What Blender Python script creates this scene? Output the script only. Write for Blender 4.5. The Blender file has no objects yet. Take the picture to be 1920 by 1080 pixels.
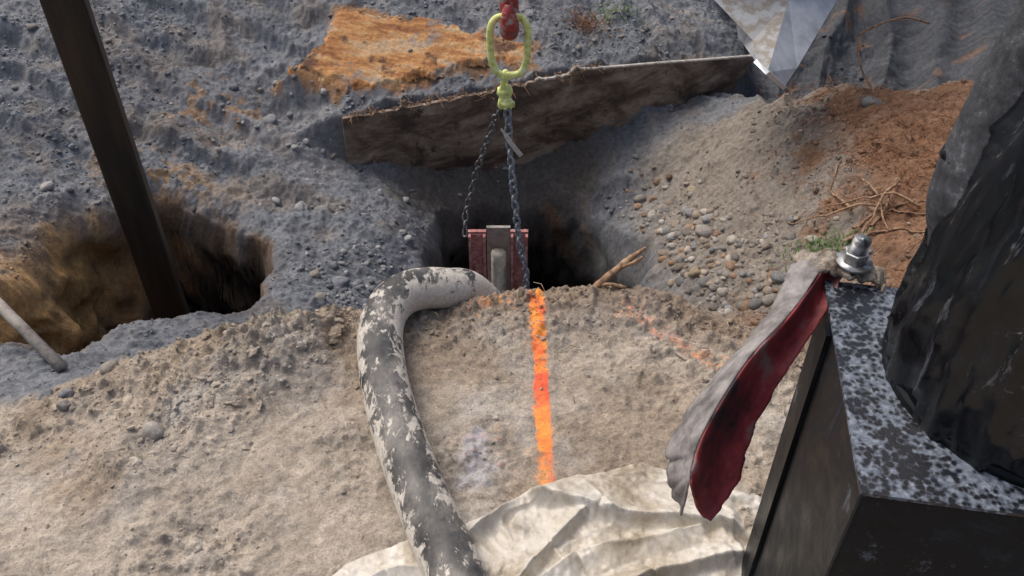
import bpy, bmesh, math, numpy as np
from mathutils import Vector, Matrix
rng=np.random.default_rng(7)
scn=bpy.context.scene
# ------------------------------------------------------------ noise
TAB=np.random.default_rng(3).random((8,256,256))
def vn(x,y,s=0):
    T=TAB[s%8]; x=x+s*17.3; y=y+s*9.1
    xi=np.floor(x).astype(int); yi=np.floor(y).astype(int)
    fx=x-xi; fy=y-yi
    fx=fx*fx*fx*(fx*(fx*6-15)+10); fy=fy*fy*fy*(fy*(fy*6-15)+10)
    a=T[xi&255,yi&255]; b=T[(xi+1)&255,yi&255]; c=T[xi&255,(yi+1)&255]; d=T[(xi+1)&255,(yi+1)&255]
    return ((a*(1-fx)+b*fx)*(1-fy)+(c*(1-fx)+d*fx)*fy)*2-1
def fbm(x,y,s=0,o=4,g=.5):
    r=0;a=1;f=1;n=0
    for i in range(o):
        r=r+a*vn(x*f,y*f,s+i); n+=a; a*=g; f*=2.03
        x,y=x*.8-y*.6,x*.6+y*.8
    return r/n
def worley(x,y,s=0):
    T1=TAB[s%8]; T2=TAB[(s+3)%8]; T3=TAB[(s+5)%8]
    xi=np.floor(x).astype(int); yi=np.floor(y).astype(int); best=np.full(np.shape(x),9.); hid=np.zeros(np.shape(x))
    for i in(-1,0,1):
        for j in(-1,0,1):
            cx=xi+i; cy=yi+j
            d=np.hypot(cx+T1[cx&255,cy&255]-x, cy+T2[cx&255,cy&255]-y)
            k=d<best; best=np.where(k,d,best); hid=np.where(k,T3[cx&255,cy&255],hid)
    return best,hid
def S(a,b,x):
    t=np.clip((x-a)/(b-a),0,1); return t*t*(3-2*t)
def sdf(poly,x,y):
    P=np.array(poly,float); d=np.full(x.shape,1e9); ins=np.zeros(x.shape,bool); m_=len(P)
    for i in range(m_):
        a=P[i]; b=P[(i+1)%m_]; e=b-a
        t=np.clip(((x-a[0])*e[0]+(y-a[1])*e[1])/(e@e),0,1)
        d=np.minimum(d,np.hypot(x-a[0]-t*e[0],y-a[1]-t*e[1]))
        c=((a[1]>y)!=(b[1]>y))&(x<(b[0]-a[0])*(y-a[1])/((b[1]-a[1])+1e-12)+a[0]); ins^=c
    return np.where(ins,d,-d)
def seg(a,b,x,y):
    a=np.array(a);b=np.array(b);e=b-a
    t=np.clip(((x-a[0])*e[0]+(y-a[1])*e[1])/(e@e),0,1)
    return np.hypot(x-a[0]-t*e[0],y-a[1]-t*e[1])
# ------------------------------------------------------------ terrain
CR=np.array([(-60,1.0),(-3,1.2),(-1.8,1.36),(-1.34,1.51),(-1.13,1.66),(-.825,1.80),(-.56,1.84),(-.1,1.94),(.115,1.97),(.39,1.97),(.56,1.89),(.685,1.80),(.9,1.72),(1.5,1.5),(3,1.3),(60,1.2)])
CP=np.array([(-8,0,-.05),(-8,4,.2),(-8,9,1.2),(-4,1,-.1),(-3,2,-.15),(-1.6,1.9,-.2),(-1.2,1.95,-.24),(-.9,2.2,-.44),(-.78,2.6,-.6),(-2.2,2.7,-.45),(-2.6,3.5,-.3),(-1.08,3.0,-.66),(-1.0,3.6,-.72),(-1.75,3.62,-.44),(-1.3,3.7,-.56),(-1.6,3.35,-.60),(-1.3,4.2,-.48),(-1.0,4.8,-.3),(-.58,3.27,-.80),(-.4,2.7,-.9),(0,2.6,-1.0),(.4,2.7,-.95),(.62,3.15,-.88),(0,4.1,-1.04),(.7,3.8,-.95),(-.6,3.9,-.86),(.9,3.2,-.72),(1.0,2.5,-.62),(.8,2.2,-.58),(1.42,2.93,-.42),(1.5,4.1,-.45),(1.25,4.35,-.66),(2,3,-.25),(2.2,2.2,-.2),(2.5,4.0,-.3),(1.3,5.0,-.75),(1.8,4.8,-.85),(2.6,4.9,-.75),(3.5,3,0),(3,5.6,-.4),(1.5,5.8,-.4),(0,5,-.25),(-2.5,4.8,-.05),(-3.5,4,.15),(-4,5.5,.5),(0,6.3,.2),(2,7,.3),(-1,6.3,.3),(8,0,0),(8,4,.3),(8,9,1.3),(0,9,1.2),(0,0,-.3),(4,0,-.1)])
def _phi(r): return np.where(r>1e-9,r*r*np.log(np.maximum(r,1e-9)),0)
n=len(CP); A=np.zeros((n+3,n+3)); A[:n,:n]=_phi(np.hypot(CP[:,None,0]-CP[None,:,0],CP[:,None,1]-CP[None,:,1]))+np.eye(n)*.008
A[:n,n]=1;A[:n,n+1:]=CP[:,:2];A[n,:n]=1;A[n+1:,:n]=CP[:,:2].T
W=np.linalg.solve(A,np.concatenate([CP[:,2],[0,0,0]]))
def rbf(x,y):
    xc=np.clip(x,-8,8); yc=np.clip(y,-1,9)
    r=W[n]+W[n+1]*xc+W[n+2]*yc
    for i in range(n): r=r+W[i]*_phi(np.hypot(xc-CP[i,0],yc-CP[i,1]))
    return r
def yplate(x): return 3.95+.367*(x+.88)
def pits(x,y):
    wx=x+.15*fbm(x*2.6,y*2.6,1,2)+.022*fbm(x*8,y*8,2,2); wy=y+.15*fbm(x*2.6+9,y*2.6,3,2)+.022*fbm(x*8,y*8,4,2)
    r1=np.hypot((wx+1.53)/.50,(wy-2.66)/.66)
    r2=np.hypot((wx-.08)/.60,(wy-3.42)/.76)
    return r1,r2
def mound_mask(x,y):
    yc=np.interp(x,CR[:,0],CR[:,1])+.035*fbm(x*5,x*0+3,5)+.014*fbm(x*30,y*30,2)
    return yc, 1-S(-.02,.36,y-yc)
PATCH=[(-1.24,4.20),(-1.04,4.42),(-1.0,4.70),(-.45,4.70),(.12,4.60),(.16,4.42),(-.2,4.39),(-.5,4.27),(-.75,4.10)]
def backz(x,y): return -.50+.35*(y-yplate(x))-.10*S(.5,1.4,x)
def terrain(x,y,full=False):
    x=np.asarray(x,float); y=np.asarray(y,float)
    z=rbf(x,y)
    s=y-yplate(x)
    beh=S(.0,.07,s)*S(-1.35,-.85,x)*(1-S(1.35,1.75,x))
    w=beh*(1-S(5,5.6,y))
    z=z*(1-w)+backz(x,y)*w
    far=S(6,14,np.hypot(x,y-2)); 
    flat=S(-.06,.06,sdf(PATCH,x,y)); near=(1-far); nf=near*(1-.7*flat)
    z=z*(1-flat)+backz(x,y)*flat
    z=z+nf*(.045*fbm(x*2.2,y*2.2,1)+.032*fbm(x*7,y*7,2,3))+far*.4*fbm(x*.12,y*.12,2)
    z=z-nf*.05*S(3.7,4.4,y+.3*np.abs(x+.3))*np.abs(vn(x*5+1.2*vn(x*2,y*2,1)+y,y*1.2,6))
    tq=(y+.25*x+.12*fbm(x*3,y*3,5))*3.2; z=z+nf*.07*S(-.6,-1.2,x)*S(3.2,3.6,y)*(S(.35,.65,tq-np.floor(tq))-(tq-np.floor(tq)))
    tf=S(1.3,1.55,x)*S(4.3,4.5,y)*near; z=z-tf*(.06+.10*np.abs(np.sin((x*1.0-.35*y)*11+1.5*vn(x*2,y*2,3))))
    r1,r2=pits(x,y)
    a_=np.arctan2(y-2.66,x+1.53); gl=S(.2,.95,-np.cos(a_))
    lo=.80-.40*gl
    b2=np.clip((x-.08)/.6,-.2,1)
    p1=1-S(0,1,(r1-lo)/(1.02-lo+.06*gl)); p2=(1-S(.62-.12*b2,1.0,r2))*(1-beh)
    g1_=(1-S(.85,1.30,r1)); g2_=(1-S(.8,1.35,r2))*(1-beh)
    z=z-1.10*p1-1.5*p2-.10*g1_-.09*g2_
    rough=np.clip(p1+p2,0,1)
    z=z+rough*.05*fbm(x*9,y*9,3,2)
    yc,m=mound_mask(x,y)
    d=yc-y
    zm=.022*fbm(x*2.5,y*2.5,6)+.014*fbm(x*7,y*7,1,2)-.10*S(.7,1.6,-x)*S(.9,1.5,y)-.02
    zm=zm+.05*np.exp(-((x+.72)/.22)**2-((y-1.68)/.12)**2)+.025*np.exp(-((x-.26)/.2)**2-((y-1.92)/.07)**2)
    rd=seg((-.58,1.80),(-.95,1.36),x,y); churn=np.exp(-(rd/.13)**2)
    zm=zm+.035*churn
    sq=(x*.8+y*1.1+.06*fbm(x*8,y*8,4))*9; slab_=S(.3,.55,x)*S(.95,.75,x)*S(1.5,1.65,y)
    zm=zm+.018*slab_*(S(.0,.85,sq-np.floor(sq))-S(.85,1.,sq-np.floor(sq)))
    z=z*(1-m)+zm*m
    patch=np.clip(S(-.15,.5,fbm(x*3.1+5,y*3.1,7,3))+churn,0,1.3); crest=np.exp(-((d-.08)/.14)**2)*m
    f1,h1=worley(x*27+.5*vn(x*30,y*30,1),y*27+.5*vn(x*31,y*31,5),1); g1,h2=worley(x*60+.3*vn(x*40,y*40,2),y*60,2)
    cl=np.clip(1-1.45*f1,0,1)*np.clip(h1*1.8-.5,0,1); cs=np.clip(1-1.5*g1,0,1)*np.clip(h2*1.6-.3,0,1)
    z=z+near*m*((.003+.015*patch+.022*crest)*cl+(.004+.008*patch+.009*crest)*cs+(.005+.012*patch)*fbm(x*22,y*22,4,4)+(.002+.015*patch)*np.abs(vn(x*14,y*14,2)))
    z=z+nf*(1-m)*(1-rough)*(.012*cl+.008*cs)+nf*(1-m)*.018*fbm(x*20,y*20,5,4)*(1-.8*rough)
    z=z-near*m*.008*np.exp(-(np.abs(vn(x*7+.5*vn(x*9,y*9,1),y*5,3))/.04)**2)*S(-.1,.3,vn(x*2,y*2,5))
    if full: return z,rough
    return z
GRAY=(.170,.182,.200); MOUND=(.425,.370,.305); BROWN=(.245,.215,.182); RED=(.22,.115,.062); DARK=(.055,.042,.032)
def mixc(c,new,w):
    w=np.clip(w,0,1)[...,None]; return c*(1-w)+np.array(new)*w
def soilcolor(x,y,z):
    c=np.ones(x.shape+(3,))*np.array(GRAY)
    nA=fbm(x*1.7,y*1.7,3); nB=fbm(x*9,y*9,5,4); nC=fbm(x*30,y*30,1,3); nW=fbm(x*7+z*5,y*7-z*6,2,3)
    c=mixc(c,(.25,.25,.255),S(.0,.6,nA+.3*nB)*.6)
    c=mixc(c,(.115,.12,.135),S(.0,.5,fbm(x*2.6,y*4,1)+.25*nC)*.6)
    c=mixc(c,(.23,.19,.15),S(.3,.6,fbm(x*3+3,y*3,6)+.25*nB)*.4)
    c=mixc(c,BROWN,S(.55,.95,x+.12*nA+.1*nB)*(1-S(4.15,4.4,y+.1*nB)))
    c=mixc(c,RED,S(1.25,1.6,x+.25*nA+.4*nB)*(1-S(3.95,4.2,y+.15*nB))*.85)
    c=mixc(c,(.060,.066,.076),S(1.25,1.5,x)*S(4.2,4.4,y+.1*nB)*.85)
    c=mixc(c,RED,S(.3,.5,nB+.5*nA)*S(1.4,1.8,x)*S(4.5,4.9,y)*.5)
    c=mixc(c,(.21,.125,.08),S(.7,1.0,x)*(1-S(2.35,2.8,y+.2*nB))*.9)
    op=sdf(PATCH,x,y)+.08*nB+.03*nC
    c=mixc(c,(.33,.18,.085),S(-.03,.03,op)*.9)
    c=mixc(c,(.38,.22,.10),S(.25,.5,nC+.6*nB+.45*np.exp(-((x+1.52)/.22)**2-((y-3.98)/.14)**2)-.15)*.6*S(.4,.15,np.hypot(x+1.52,y-4.0)))
    c=mixc(c,(.33,.22,.125),np.exp(-((x+1.68)/.34)**2-((y-3.46)/.14)**2)*S(-.35,.25,nC+nB)*.9)
    r1,r2=pits(x,y)
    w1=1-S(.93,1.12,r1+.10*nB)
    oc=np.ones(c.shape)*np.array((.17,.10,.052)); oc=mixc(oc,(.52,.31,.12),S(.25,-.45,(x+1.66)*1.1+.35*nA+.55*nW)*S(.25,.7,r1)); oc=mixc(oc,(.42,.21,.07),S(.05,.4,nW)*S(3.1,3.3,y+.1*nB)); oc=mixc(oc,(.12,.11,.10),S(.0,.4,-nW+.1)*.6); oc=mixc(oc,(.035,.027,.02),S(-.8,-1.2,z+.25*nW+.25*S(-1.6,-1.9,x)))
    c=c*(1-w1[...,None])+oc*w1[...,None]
    c=mixc(c,(.50,.30,.13),np.exp(-((x+2.06)/.2)**2-((y-2.5)/.38)**2)*.9*S(-.5,.2,nB+.2))
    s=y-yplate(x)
    c=mixc(c,(.10,.085,.07),S(-.55,-.2,s)*(1-S(.02,.06,s))*S(-.75,-.5,x+.1*nB)*(1-S(.45,.65,x+.1*nB))*.85)  # shadow below the plywood sheet, painted as darker brown soil
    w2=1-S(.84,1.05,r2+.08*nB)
    oc=np.ones(c.shape)*np.array((.115,.10,.085)); oc=mixc(oc,(.15,.155,.17),S(.28,.45,x+.1*nB)*S(-1.5,-1.1,z)); oc=mixc(oc,(.22,.11,.05),S(.15,.4,nW+.2)*S(-.0,.3,x)*S(.5,.35,x)); oc=mixc(oc,(.015,.013,.012),S(-1.12,-1.45,z+.15*nW))  # last mix paints the centre pit's deep shade into the soil colour
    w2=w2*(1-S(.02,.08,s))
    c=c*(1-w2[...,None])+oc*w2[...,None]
    yc,m=mound_mask(x,y)
    mc=np.ones(c.shape)*np.array(MOUND)
    mc=mixc(mc,(.30,.235,.17),S(.0,.5,fbm(x*2.2,y*2.2,2)+.35*nB)*.7)
    mc=mixc(mc,(.47,.44,.40),S(.1,.5,fbm(x*4,y*4,5)+.2*nC)*.6)
    mc=mixc(mc,(.27,.225,.185),S(.1,.4,nC)*.4)
    mc=mixc(mc,(.23,.17,.12),np.exp(-((yc-y-.03)/.12)**2)*S(-.7,.2,x)*.75)
    w=S(.45,.75,m+.15*nB)
    return c*(1-w[...,None])+mc*w[...,None]
# ------------------------------------------------------------ node helpers
def newmat(name):
    m=bpy.data.materials.new(name); m.use_nodes=True; nt=m.node_tree
    return m,nt,nt.nodes['Principled BSDF']
def noise(nt,scale,detail=5,rough=.6,vec=None,dist=0):
    o=nt.nodes.new('ShaderNodeTexNoise'); o.inputs['Scale'].default_value=scale;o.inputs['Detail'].default_value=detail;o.inputs['Roughness'].default_value=rough;o.inputs['Distortion'].default_value=dist
    if vec is not None: nt.links.new(vec,o.inputs['Vector'])
    return o.outputs['Fac']
def ramp(nt,f,stops):
    o=nt.nodes.new('ShaderNodeValToRGB'); nt.links.new(f,o.inputs[0]); e=o.color_ramp.elements
    while len(e)<len(stops): e.new(.5)
    for i,(p,c) in enumerate(stops):
        e[i].position=p; e[i].color=(c if isinstance(c,tuple) else (c,c,c))+(1,)
    return o.outputs[0]
def mix(nt,f,a,b,mode='MIX'):
    o=nt.nodes.new('ShaderNodeMix'); o.data_type='RGBA'; o.blend_type=mode
    for s,v in ((o.inputs[0],f),(o.inputs[6],a),(o.inputs[7],b)):
        if isinstance(v,(int,float)): s.default_value=v
        elif isinstance(v,tuple): s.default_value=v+(1,)
        else: nt.links.new(v,s)
    return o.outputs[2]
def math_(nt,op,a,b=0.):
    o=nt.nodes.new('ShaderNodeMath'); o.operation=op
    for s,v in zip(o.inputs,(a,b)):
        if isinstance(v,(int,float)): s.default_value=v
        else: nt.links.new(v,s)
    return o.outputs[0]
def bump(nt,b,h,strength,dist,prev=None):
    o=nt.nodes.new('ShaderNodeBump'); o.inputs['Strength'].default_value=strength;o.inputs['Distance'].default_value=dist
    nt.links.new(h,o.inputs['Height'])
    if prev is not None: nt.links.new(prev,o.inputs['Normal'])
    if b is not None: nt.links.new(o.outputs[0],b.inputs['Normal'])
    return o.outputs[0]
def ocoord(nt,scale=(1,1,1),rot=(0,0,0)):
    t=nt.nodes.new('ShaderNodeTexCoord'); m=nt.nodes.new('ShaderNodeMapping'); m.inputs['Scale'].default_value=scale; m.inputs['Rotation'].default_value=rot
    nt.links.new(t.outputs['Object'],m.inputs[0]); return m.outputs[0]
def attr(nt,name,out='Color'):
    o=nt.nodes.new('ShaderNodeAttribute'); o.attribute_name=name; return o.outputs[out]
def simple(name,cols,scale=30,rough=.6,metal=0.,bs=.3,bd=.003,scl=(1,1,1),det=6,contrast=(.35,.65),spec=.5):
    m,nt,b=newmat(name); v=ocoord(nt,scl); f=noise(nt,scale,det,.65,v)
    k=len(cols); st=[(contrast[0]+(contrast[1]-contrast[0])*i/(max(k-1,1)),c) for i,c in enumerate(cols)]
    nt.links.new(ramp(nt,f,st),b.inputs['Base Color']); b.inputs['Roughness'].default_value=rough; b.inputs['Metallic'].default_value=metal
    b.inputs['Specular IOR Level'].default_value=spec
    bump(nt,b,noise(nt,scale*2.5,5,.6,v),bs,bd); return m
# ------------------------------------------------------------ mesh helpers
def mk(name,v,f,mat=None,parent=None,smooth=True,cols=None,attrs=None):
    me=bpy.data.meshes.new(name)
    v=np.asarray(v,float); 
    if isinstance(f,np.ndarray):
        k=f.shape[1]; me.vertices.add(len(v)); me.vertices.foreach_set('co',v.astype(np.float32).ravel())
        me.loops.add(f.size); me.loops.foreach_set('vertex_index',f.astype(np.int32).ravel())
        me.polygons.add(len(f)); me.polygons.foreach_set('loop_start',np.arange(0,f.size,k,dtype=np.int32)); 
        me.update(calc_edges=True)
    else: me.from_pydata([tuple(p) for p in v],[],f); me.update()
    me.polygons.foreach_set('use_smooth',[smooth]*len(me.polygons))
    if cols is not None:
        a=me.color_attributes.new('soil','FLOAT_COLOR','POINT'); a.data.foreach_set('color',np.concatenate([cols,np.ones((len(v),1))],1).astype(np.float32).ravel())
    for k,d in (attrs or {}).items():
        a=me.attributes.new(k,'FLOAT','POINT'); a.data.foreach_set('value',np.asarray(d,np.float32).ravel())
    me.validate()
    o=bpy.data.objects.new(name,me); scn.collection.objects.link(o)
    if mat: me.materials.append(mat)
    if parent: o.parent=parent
    return o
def empty(name):
    o=bpy.data.objects.new(name,None); scn.collection.objects.link(o); o.empty_display_size=.1; return o
def catmull(P,k):
    P=np.array(P,float); P=np.vstack([2*P[0]-P[1],P,2*P[-1]-P[-2]]); out=[]
    for i in range(1,len(P)-2):
        for j in range(k):
            t=j/k; out.append(.5*((2*P[i])+(-P[i-1]+P[i+1])*t+(2*P[i-1]-5*P[i]+4*P[i+1]-P[i+2])*t*t+(-P[i-1]+3*P[i]-3*P[i+1]+P[i+2])*t**3))
    out.append(P[-2]); return np.array(out)
def tube(P,r,seg_=10,closed=False,cap=True,lump=0,sq=1.):
    P=np.array(P,float); m_=len(P); r=np.ones(m_)*r if np.isscalar(r) else np.array(r)
    T=np.roll(P,-1,0)-np.roll(P,1,0) if closed else np.gradient(P,axis=0)
    T/=np.linalg.norm(T,axis=1)[:,None]+1e-12
    u=np.cross(T[0],[0,0,1]); 
    if np.linalg.norm(u)<.1: u=np.cross(T[0],[0,1,0])
    V=[];
    for i in range(m_):
        u=u-T[i]*(u@T[i]); u/=np.linalg.norm(u); w=np.cross(T[i],u)
        for k in range(seg_):
            a=2*math.pi*k/seg_; rr=r[i]*(1+lump*(rng.random()-.5))
            V.append(P[i]+rr*(math.cos(a)*u+sq*math.sin(a)*w))
    F=[]
    for i in range(m_ if closed else m_-1):
        j=(i+1)%m_
        for k in range(seg_):
            l=(k+1)%seg_; F.append((i*seg_+k,i*seg_+l,j*seg_+l,j*seg_+k))
    if not closed and cap: F.append(tuple(range(seg_))[::-1]); F.append(tuple((m_-1)*seg_+k for k in range(seg_)))
    return V,F
class Acc:
    def __init__(s): s.v=[];s.f=[]
    def add(s,vf):
        o=len(s.v); s.v+= [tuple(p) for p in vf[0]]; s.f+=[tuple(i+o for i in q) for q in vf[1]]; return s
def box(c,d,rotz=0.):
    vs=[]
    for sx in(-1,1):
        for sy in(-1,1):
            for sz in(-1,1):
                p=Vector((sx*d[0]/2,sy*d[1]/2,sz*d[2]/2)); p=Matrix.Rotation(rotz,3,'Z')@p; vs.append(tuple(Vector(c)+p))
    return vs,[(0,1,3,2),(4,6,7,5),(0,4,5,1),(2,3,7,6),(0,2,6,4),(1,5,7,3)]
def bevel(o,w,seg_=2):
    m_=o.modifiers.new('b','BEVEL'); m_.width=w; m_.segments=seg_; m_.limit_method='ANGLE'; return o
# ------------------------------------------------------------ ground mesh
def grow(a,step,limit,k=1.14):
    out=[];x=a;s=step
    while abs(x)<limit: s*=k; x=x+s; out.append(x)
    return out
dx=.0058
xs=np.arange(-2.75,2.45,dx); xr=grow(xs[-1],dx,90); xl=[-q for q in grow(-xs[0],dx,90)][::-1]
xs=np.concatenate([xl,xs,xr])
ys=[.75]
while ys[-1]<5.5: ys.append(ys[-1]+.0037+.0011*(ys[-1]-.75))
yr=grow(ys[-1],.012,120); yl=[.75-q for q in np.cumsum(.006*1.14**np.arange(58))][::-1]
ys=np.array(list(yl)+ys+list(yr))
X,Y=np.meshgrid(xs,ys); Z,RG=terrain(X,Y,True)
nx,ny=len(xs),len(ys); idx=np.arange(nx*ny).reshape(ny,nx)
F=np.stack([idx[:-1,:-1],idx[:-1,1:],idx[1:,1:],idx[1:,:-1]],-1).reshape(-1,4)
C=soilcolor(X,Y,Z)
wob=.007*fbm(X*40,Y*12,3)
pl=seg((.069,1.99),(.080,1.55),X+wob,Y); pl=np.minimum(pl,seg((.080,1.55),(.086,1.24),X+wob,Y))
paint=S(.035,.008,pl)*(1-.45*S(1.42,1.28,Y))*(.9+.1*vn(Y*30,X*30,2))
paint=np.maximum(paint,.20*S(.10,.02,pl))
paint=np.maximum(paint,.36*S(.08,.0,seg((.33,1.88),(.56,1.66),X,Y)))
paint=np.maximum(paint,.36*S(.10,.0,seg((-.10,1.90),(.0,1.92),X,Y)))
paint=np.maximum(paint,.24*S(.16,.0,np.hypot(X+.05,Y-1.36)))
pale=.85*S(-.02,.05,sdf([(-.17,1.22),(-.03,1.22),(-.01,1.33),(-.08,1.54),(-.16,1.36)],X,Y))
pale=np.maximum(pale,.5*S(.09,.0,seg((.33,1.88),(.53,1.72),X,Y)))
wall=np.clip(RG*(1-RG)*5,0,1)
XD=X+wall*(.11*fbm(Y*4+3,Z*4,1,2)+.045*fbm(Y*13,Z*13,2,2)); YD=Y+wall*(.11*fbm(X*4,Z*4+5,3,2)+.045*fbm(X*13,Z*13,4,2))
m,nt,b=newmat('soil'); geo=nt.nodes.new('ShaderNodeNewGeometry').outputs['Position']
n1=noise(nt,38,8,.7,geo); n2=noise(nt,170,4,.7,geo); n3=noise(nt,6,6,.6,geo)
base=attr(nt,'soil'); base=mix(nt,1.,base,ramp(nt,n1,[(.3,.62),(.5,.98),(.7,1.30)]),'MULTIPLY')
base=mix(nt,1.,base,ramp(nt,n2,[(.3,.68),(.55,1.06),(.75,1.34)]),'MULTIPLY')
base=mix(nt,1.,base,ramp(nt,n3,[(.3,.80),(.7,1.17)]),'MULTIPLY')
pf=math_(nt,'ADD',attr(nt,'pale','Fac'),math_(nt,'MULTIPLY',math_(nt,'SUBTRACT',n1,.55),2.2))
base=mix(nt,math_(nt,'MULTIPLY',ramp(nt,pf,[(.40,0.),(.9,1.)]),.65),base,(.47,.49,.57))
pf=math_(nt,'ADD',attr(nt,'paint','Fac'),math_(nt,'MULTIPLY',math_(nt,'SUBTRACT',n1,.5),1.9))
pm=math_(nt,'MULTIPLY',ramp(nt,pf,[(.30,0.),(.66,1.)]),ramp(nt,n2,[(.26,.4),(.48,1.)]))
pm=math_(nt,'MULTIPLY',pm,ramp(nt,attr(nt,'paint','Fac'),[(.1,.5),(.7,1.)]))
base=mix(nt,pm,base,mix(nt,ramp(nt,noise(nt,11,3,.5,geo),[(.38,0.),(.58,1.)]),(1.,.16,.07),(1.,.38,.08)))
nt.links.new(base,b.inputs['Base Color']); b.inputs['Roughness'].default_value=.93; b.inputs['Specular IOR Level'].default_value=.25
p=bump(nt,None,n1,.6,.014); bump(nt,b,n2,.7,.005,p)
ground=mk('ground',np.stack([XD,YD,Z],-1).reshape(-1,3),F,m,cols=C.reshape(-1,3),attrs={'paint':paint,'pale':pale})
# ------------------------------------------------------------ rotted board half buried on the back slope
gx,gy=np.meshgrid(np.linspace(-1.32,.26,320),np.linspace(4.0,4.84,190)); gz=backz(gx,gy)+.008+.014*fbm(gx*4,gy*4,2)+.004*fbm(gx*30,gy*40,5,3)
tooth=.03*fbm(gx*22,gy*7,4)+.06*fbm(gx*6,gy*6,1)+.02*fbm(gx*50,gy*50,6)
op=sdf(PATCH,gx,gy)+tooth
gi=np.arange(gx.size).reshape(gx.shape); Fq=np.stack([gi[:-1,:-1],gi[:-1,1:],gi[1:,1:],gi[1:,:-1]],-1).reshape(-1,4)
ok=(op.ravel()[Fq]>.0).all(1); gz=gz-.03*S(.05,0,op)
m,nt,b=newmat('rotted_wood'); v=ocoord(nt,(1,2.6,1),(0,0,-.15)); a1=noise(nt,3.5,9,.66,v,.3); a2=noise(nt,50,7,.75,ocoord(nt)); a3=noise(nt,4,8,.7,ocoord(nt))
bc=ramp(nt,a1,[(.34,(.15,.055,.025)),(.43,(.34,.15,.055)),(.50,(.47,.24,.09)),(.58,(.50,.34,.19)),(.68,(.36,.27,.20))])
bc=mix(nt,ramp(nt,a3,[(.54,0.),(.60,.9)]),bc,(.10,.052,.035)); bc=mix(nt,ramp(nt,a3,[(.38,.85),(.44,0.)]),bc,(.22,.215,.21)); bc=mix(nt,1.,bc,ramp(nt,a2,[(.3,.55),(.65,1.2)]),'MULTIPLY')
nt.links.new(bc,b.inputs['Base Color']); b.inputs['Roughness'].default_value=.95; bump(nt,b,a2,.6,.008)
mk('rotted_board',np.stack([gx,gy,gz],-1).reshape(-1,3),Fq[ok],m)
# ------------------------------------------------------------ stones
def ico(s):
    bm=bmesh.new(); bmesh.ops.create_icosphere(bm,subdivisions=s,radius=1); v=np.array([q.co[:] for q in bm.verts]); f=np.array([[q.index for q in t.verts] for t in bm.faces]); bm.free(); return v,f
def stones(name,px,py,size,colors,mat,sub=2,flat=.7,sink=.25,smooth=True,ang=.18,zoff=0.):
    bv,bf=ico(sub); N=len(px); k=len(bv)
    D=rng.normal(size=(N,6,3)); D/=np.linalg.norm(D,axis=2)[...,None]
    dots=np.einsum('nmd,kd->nmk',D,bv); cut=.62+.3*rng.random((N,6,1))
    rad=1-np.clip(dots-cut,0,1).sum(1)*1.0+ang*.4*np.sin(dots[:,0]*5+rng.random((N,1))*6)
    V=bv[None]*rad[...,None]
    sc=np.stack([.8+.5*rng.random(N),.7+.35*rng.random(N),flat*(.75+.4*rng.random(N))],-1)
    V=V*sc[:,None,:]
    a=rng.random(N)*6.28; ti=rng.normal(0,.35,N)
    ca,sa=np.cos(a),np.sin(a); ct,st=np.cos(ti),np.sin(ti)
    x,y,z=V[...,0],V[...,1],V[...,2]
    y,z=y*ct[:,None]-z*st[:,None],y*st[:,None]+z*ct[:,None]
    x,y=x*ca[:,None]-y*sa[:,None],x*sa[:,None]+y*ca[:,None]
    V=np.stack([x,y,z],-1)*size[:,None,None]
    pz=terrain(px,py)+zoff
    V=V+np.stack([px,py,pz+size*(flat*.8-sink*1.2)],-1)[:,None,:]
    Fc=(bf[None]+(np.arange(N)*k)[:,None,None]).reshape(-1,3)
    cc=np.repeat(colors,k,0)
    return mk(name,V.reshape(-1,3),Fc,mat,cols=cc,smooth=smooth)
m,nt,b=newmat('stone'); geo=nt.nodes.new('ShaderNodeNewGeometry').outputs['Position']
q=noise(nt,70,6,.7,geo); nt.links.new(mix(nt,1.,attr(nt,'soil'),ramp(nt,q,[(.3,.65),(.7,1.25)]),'MULTIPLY'),b.inputs['Base Color']); b.inputs['Roughness'].default_value=.9; b.inputs['Specular IOR Level'].default_value=.3; bump(nt,b,noise(nt,130,6,.7,geo),.8,.005); stone=m
def pal(N,cs,j=.2):
    cs=np.array(cs); c=cs[rng.integers(0,len(cs),N)]; return c*(1+j*rng.normal(size=(N,1))).clip(.5,1.6)
def scat(N,x0,x1,y0,y1,dens):
    out=[];tot=0
    while tot<N:
        x=rng.uniform(x0,x1,N*2); y=rng.uniform(y0,y1,N*2); k=rng.random(N*2)<dens(x,y); out.append(np.stack([x[k],y[k]],-1)); tot+=k.sum()
        if len(out)>30: break
    return np.concatenate(out)[:N].T
GC=[(.18,.19,.205),(.24,.245,.26),(.14,.148,.16),(.31,.31,.31),(.25,.23,.20)]
BC=[(.29,.24,.19),(.22,.20,.175),(.35,.32,.28),(.27,.18,.12),(.24,.24,.235)]
def dg(x,y):
    yc,_=mound_mask(x,y); r1,r2=pits(x,y)
    return np.where((y>yc+.2)&(r1>1.04)&((r2>1.04)|(y>yplate(x)+.1)),np.clip(.15+1.1*fbm(x*2.3,y*2.3,2)+.25*vn(x*8,y*8,3),0.03,1)*(1-.8*S(-.02,.05,sdf(PATCH,x,y))),0)
px,py=scat(20000,-2.7,2.4,1.6,5.6,dg); sz=.0026*(1-rng.random(len(px)))**-.42; sz=sz.clip(.002,.019)
col=soilcolor(px,py,terrain(px,py))*(1.1+.22*rng.normal(size=(len(px),1))).clip(.7,1.8)
stones('gravel',px,py,sz,col,stone,sub=1,smooth=False)
def dp(x,y): return (dg(x,y)>0)*(.2+dg(x,y))*np.clip(np.exp(-((x+.66)/.22)**2-((y-2.95)/.4)**2)+.8*np.exp(-((x+1.15)/.35)**2-((y-4.0)/.2)**2)+.06,0,1)
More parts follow.
